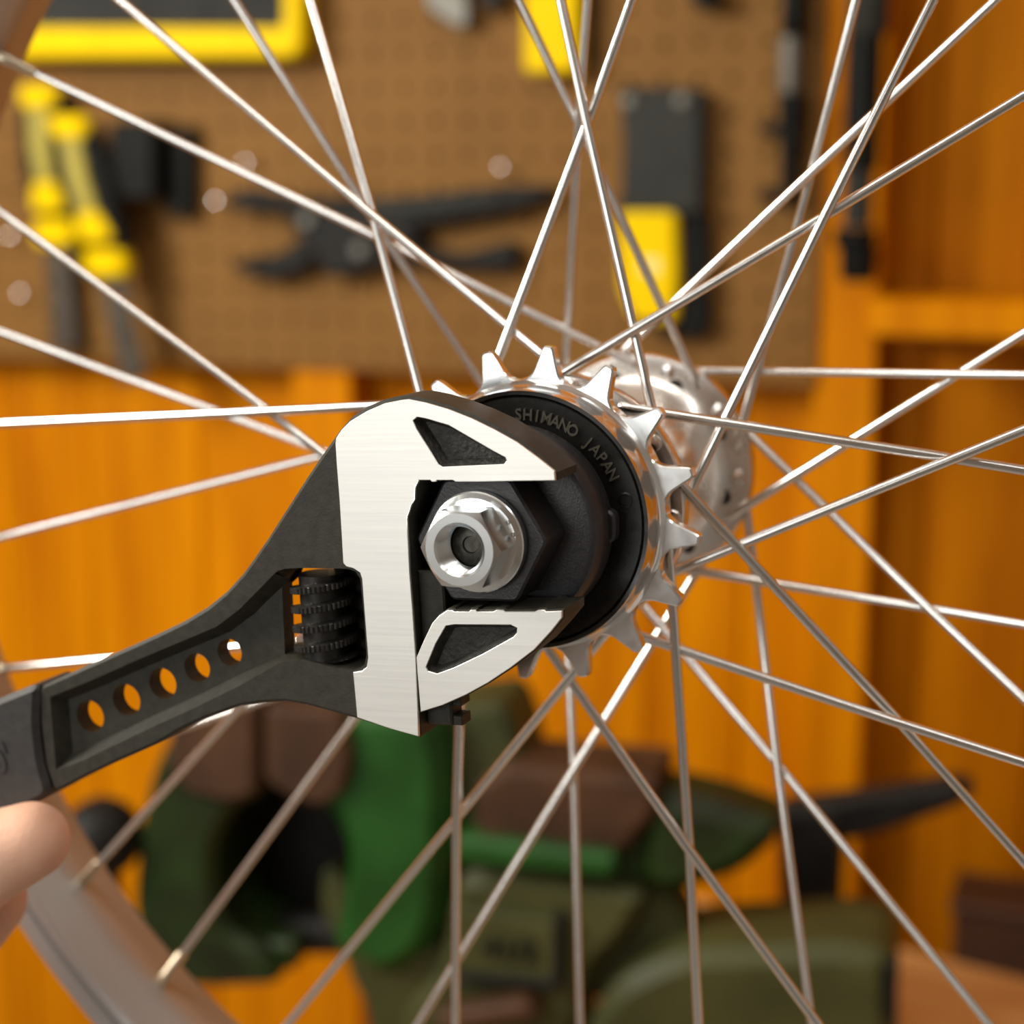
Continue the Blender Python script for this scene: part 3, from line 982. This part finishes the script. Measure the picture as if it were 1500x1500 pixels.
BODY = [(17.05, 11.97), (17.13, 13.52), (13.87, 16.77), (9.89, 19.78), (5.3, 22.43), (0.64, 24.58), (-4.09, 26.35), (-8.9, 27.75), (-12.63, 28.48), (-14.53, 28.51), (-18.27, 27.79), (-22.09, 26.38), (-25.22, 24.69), (-28.15, 22.02), (-32.35, 17.3), (-36.63, 12.23), (-42.58, 4.85), (-46.32, 0.18), (-50.25, -4.41), (-53.3, -7.75), (-57.4, -11.44), (-62.16, -14.75), (-67.97, -17.85), (-74.52, -20.72), (-80.44, -23.16), (-94.21, -28.69), (-106.14, -33.52), (-107.21, -34.81), (-107.92, -42.3), (-107.74, -51.67), (-106.04, -57.53), (-104.37, -57.41), (-96.66, -53.58), (-89.12, -50.13), (-77.55, -45.12), (-70.82, -41.4), (-64.99, -38.83), (-56.37, -35.7), (-50.87, -34.68), (-45.32, -34.11), (-40.55, -34.59), (-35.41, -35.61), (-28.8, -36.97), (-21.68, -38.7), (-15.1, -40.01), (-14.83, -39.43), (-14.92, -34.23), (-14.64, -23.88), (-14.64, -13.36), (-14.75, -6.5), (-14.66, -1.03), (-14.68, 0.74), (-14.55, 4.67), (-13.49, 7.11), (-12.67, 8.2), (-12.44, 10.48), (-11.45, 11.96)]
RECESS = [(-44.52, -6.57), (-45.37, -7.15), (-50.06, -11.25), (-54.45, -14.96), (-60.23, -18.76), (-68.9, -22.14), (-80.82, -26.77), (-93.14, -31.83), (-104.43, -36.06), (-104.74, -52.73), (-98.1, -50.41), (-79.47, -41.9), (-67.65, -36.74), (-55.96, -31.28), (-45.73, -25.88)]
WINDOW = [(-40.06, -24.93), (-34.64, -26.13), (-29.09, -26.74), (-27.51, -26.39), (-26.2, -25.34), (-25.6, -23.49), (-25.57, -15.07), (-25.78, -7.84), (-26.73, -6.34), (-28.37, -5.81), (-39.25, -5.89), (-42.74, -6.11)]
HOLES = [(-97.0, -41.09, 3.6), (-87.05, -36.86, 3.56), (-77.32, -32.73, 3.43), (-68.27, -28.86, 3.17), (-59.92, -25.17, 2.94)]
YF, YB, FF, FB = -32.4, -20.6, -28.7, -24.4


def wrench_body():
    m = MB()
    outer = ccw(BODY)
    ch = 0.7
    oi = inset(outer, ch)
    rings = [m.loop(oi, YF), m.loop(outer, YF + ch), m.loop(outer, YB - ch), m.loop(oi, YB)]
    for a, b in zip(rings, rings[1:]):
        m.strip(a, b)
    nr = len(RECESS)
    U = RECESS + WINDOW
    Uc = U if area2(U) < 0 else None
    # orientation of the opening as drawn; inset direction into the opening
    sgn = 1 if area2(U) > 0 else -1
    F = inset(U, 2.1 * sgn)
    F = [F[k] if k < nr else U[k] for k in range(len(U))]
    F[0] = (-45.98, -9.6)
    F[nr - 1] = (-46.6, -25.0)
    F[1] = inset(U, 2.4 * sgn)[1]
    pit = TRI_UP
    sp_ = 1 if area2(pit) > 0 else -1
    pf = inset(pit, 1.0 * sp_)
    m.cap([oi, cw(U), cw(pit)], YF)
    m.cap([oi, cw(U)], YB, True)
    a, b = m.loop(U, YF), m.loop(F, FF)
    m.strip(a, b)
    c, d = m.loop(F, FB), m.loop(U, YB)
    m.strip(c, d)
    # straight walls of the window between the two floors
    idx = list(range(nr - 1, len(U))) + [0]
    m.strip([b[k] for k in idx], [c[k] for k in idx], closed=False)
    web = F[:nr]
    hol = [circle(x, z, r, 28) for x, z, r in HOLES]
    m.cap([ccw(web)] + [cw(h) for h in hol], FF)
    m.cap([ccw(web)] + [cw(h) for h in hol], FB, True)
    for h in hol:
        m.strip(m.loop(h, FF), m.loop(h, FB))
    m.strip(m.loop([web[-1], web[0]], FF), m.loop([web[-1], web[0]], FB), closed=False)
    return m.build('body', 'wrench_black', wrench, 32)


body = wrench_body()


def pit(name, loop, floor, parent):
    m = MB()
    s_ = 1 if area2(loop) > 0 else -1
    a = inset(loop, -0.12 * s_)
    b = inset(loop, 1.1 * s_)
    m.strip(m.loop(a, -33.0), m.loop(b, floor))
    m.cap([ccw(b)], floor)
    return m.build(name, 'pit_black', parent, 32)


MB().slab(SILVER, -33.0, -32.2, 0.12, [TRI_UP]).build('polished_face', 'polished', wrench, 30)
pit('face_pocket', TRI_UP, -30.2, body)

mj = MB().slab(inset(ccw(JAW), -0.25), YF, YB, 0.4, [TRI_LOW]).build('movable_jaw', 'wrench_black', wrench, 32)
MB().slab(JAW, -33.0, -32.2, 0.12, [TRI_LOW]).build('polished_face', 'polished', mj, 30)
pit('face_pocket', TRI_LOW, -30.2, mj)
m = MB()
m.box(-14.6, -9.0, -29.5, -24.0, -38.0, -6.5, 0.4)
for k in range(3):
    m.box(-9.0, -7.0 + 0.01 * k, -29.0, -24.5, -38.0 + 4.0 * k, -36.0 + 4.0 * k, 0.2)
m.build('rack', 'wrench_black', mj)

MB().box(-37.5, -25.4, -21.8, -20.4, -27.2, -5.2, 0.2).build('slot_back', 'wrench_black', wrench)

# knurled adjusting worm
m = MB()
nt_, ny = 120, 150
y0_, y1_, pitch = -26.6, -8.0, 4.05
rings = []
for j in range(ny + 1):
    z = y0_ + (y1_ - y0_) * j / ny
    i0 = len(m.v)
    for i in range(nt_):
        a = 2 * math.pi * i / nt_
        ph = ((z - y0_) / pitch - a / (2 * math.pi)) % 1.0
        w = 1.0 if ph < 0.40 else 0.0
        e = 0.07
        if ph < e:
            w = ph / e
        elif 0.40 <= ph < 0.40 + e:
            w = 1 - (ph - 0.40) / e
        if z > y1_ - 1.3 or z < y0_ + 1.0:
            w = 0
        r = 4.7 + 2.0 * w - (0.28 if (i % 3 == 0 and w > 0.9) else 0.0)
        m.v.append((r * math.cos(a), r * math.sin(a), z))
    rings.append(list(range(i0, i0 + nt_)))
for a, b in zip(rings, rings[1:]):
    m.strip(a, b)
m.f.append(tuple(reversed(rings[0])))
m.f.append(tuple(rings[-1]))
worm = m.build('adjusting_worm', 'worm_black', wrench, 25)
worm.location = (-37.8 * MM, -26.6 * MM, 0)

# rubber covered rear of the handle
DIR = Vector((-0.918, -0.397))
g0 = [(-107.4, -33.0), (-117.3, -36.7)]
top_end = Vector(g0[1]) + DIR * 96
bot0 = Vector((-120.72, -65.0))
bot_end = bot0 + DIR * 90
GR = [(-106.4, -32.7), g0[1]] + [tuple(top_end), tuple(top_end + DIR * 12 + Vector((3, -9))), tuple(bot_end + DIR * 10 + Vector((-2, 8))), tuple(bot_end), tuple(bot0), (-106.0, -58.4), (-107.9, -51.6), (-108.1, -42.0)]
grip = MB().slab(rounded(ccw(GR), 3.0, 4), -33.6, -19.2, 1.3).build('grip', 'grip_black', wrench, 40)
m = MB()
gv, gf = glyph("10'", 8.5, 0.25)
ca, sa = math.cos(math.radians(23.4)), math.sin(math.radians(23.4))
for x, y, z in gv:
    m.v.append((-119.5 + x * ca - y * sa, -33.65 - z, -54.2 + x * sa + y * ca))
m.f = gf
m.build('lettering', 'grip_black', grip, 30)


# ================================================================== HAND
def capsule(m, a, b, ra, rb, n=16):
    a, b = Vector(a), Vector(b)
    t = (b - a).normalized()
    pts, rs = [], []
    for k in range(5):
        w = math.pi / 2 * (k + 0.15) / 5.15
        pts.append(a - t * ra * math.cos(w))
        rs.append(ra * math.sin(w))
    pts.append(a)
    rs.append(ra)
    pts.append(b)
    rs.append(rb)
    for k in reversed(range(5)):
        w = math.pi / 2 * (k + 0.15) / 5.15
        pts.append(b + t * rb * math.cos(w))
        rs.append(rb * math.sin(w))
    m.tube(pts, rs, n)


hand = empty('hand', WRM @ Matrix.Translation((-0.150, -0.027, -0.075)), 'bare hand holding the wrench handle from below, thumb along the handle', 'hand')
m = MB()
H0 = Vector((-150.0, -27.0, -75.0))
A = Vector((DIR.x, 0, DIR.y))              # along the handle, away from the head
Pn = Vector((-DIR.y, 0, DIR.x))            # across the handle
if Pn.z > 0:
    Pn = -Pn                               # points below the handle
Yv = Vector((0, 1, 0))
base = Vector((-107.0, -27.0, -46.0))      # centre of the handle at the front of the grip


def hp(t_, a_, s_):
    return base + A * t_ + Pn * a_ + Yv * s_ - H0


# thumb under the handle, tip towards the wrench head
capsule(m, hp(10.2, 18.8, -11), hp(24, 18.6, -15), 8.8, 11.2)
capsule(m, hp(24, 18.6, -15), hp(52, 24, -20), 11.2, 12.2)
capsule(m, hp(52, 24, -20), hp(100, 34, -26), 12.2, 18)
# four fingers curled round the grip from the far side, knuckles below
for k, t_ in enumerate((62, 80, 97, 112)):
    r = (9.2, 9.6, 9.2, 8.2)[k]
    mcp = hp(t_ + 8, 46 - 2 * k, -20)
    pip = hp(41, 28.5, 1) if k == 0 else hp(t_, 40 - k, 14)
    dip = hp(t_ + 4 - (8 if k == 0 else 0), 18, 17)
    tip = hp(t_ + 6, 0, 18)
    capsule(m, mcp, pip, r + 1.2, r + 0.2)
    capsule(m, pip, dip, r + 0.2, r - 0.8)
    capsule(m, dip, tip, r - 0.8, r - 1.8)
    capsule(m, mcp, hp(t_ + 36, 42, -30), r + 2, 15)
capsule(m, hp(96, 42, -30), hp(138, 42, -34), 18, 20)
capsule(m, hp(98, 30, -26), hp(138, 30, -32), 16, 19)
capsule(m, hp(134, 38, -34), hp(200, 60, -50), 22, 24)
capsule(m, hp(200, 60, -50), hp(310, 95, -80), 24, 33)
ho = m.build('skin', 'skin', hand, 180)
rm = ho.modifiers.new('join', 'REMESH')
rm.mode = 'VOXEL'
rm.voxel_size = 0.0012
rm.use_smooth_shade = True
sm = ho.modifiers.new('smooth', 'SMOOTH')
sm.factor = 0.6
sm.iterations = 8
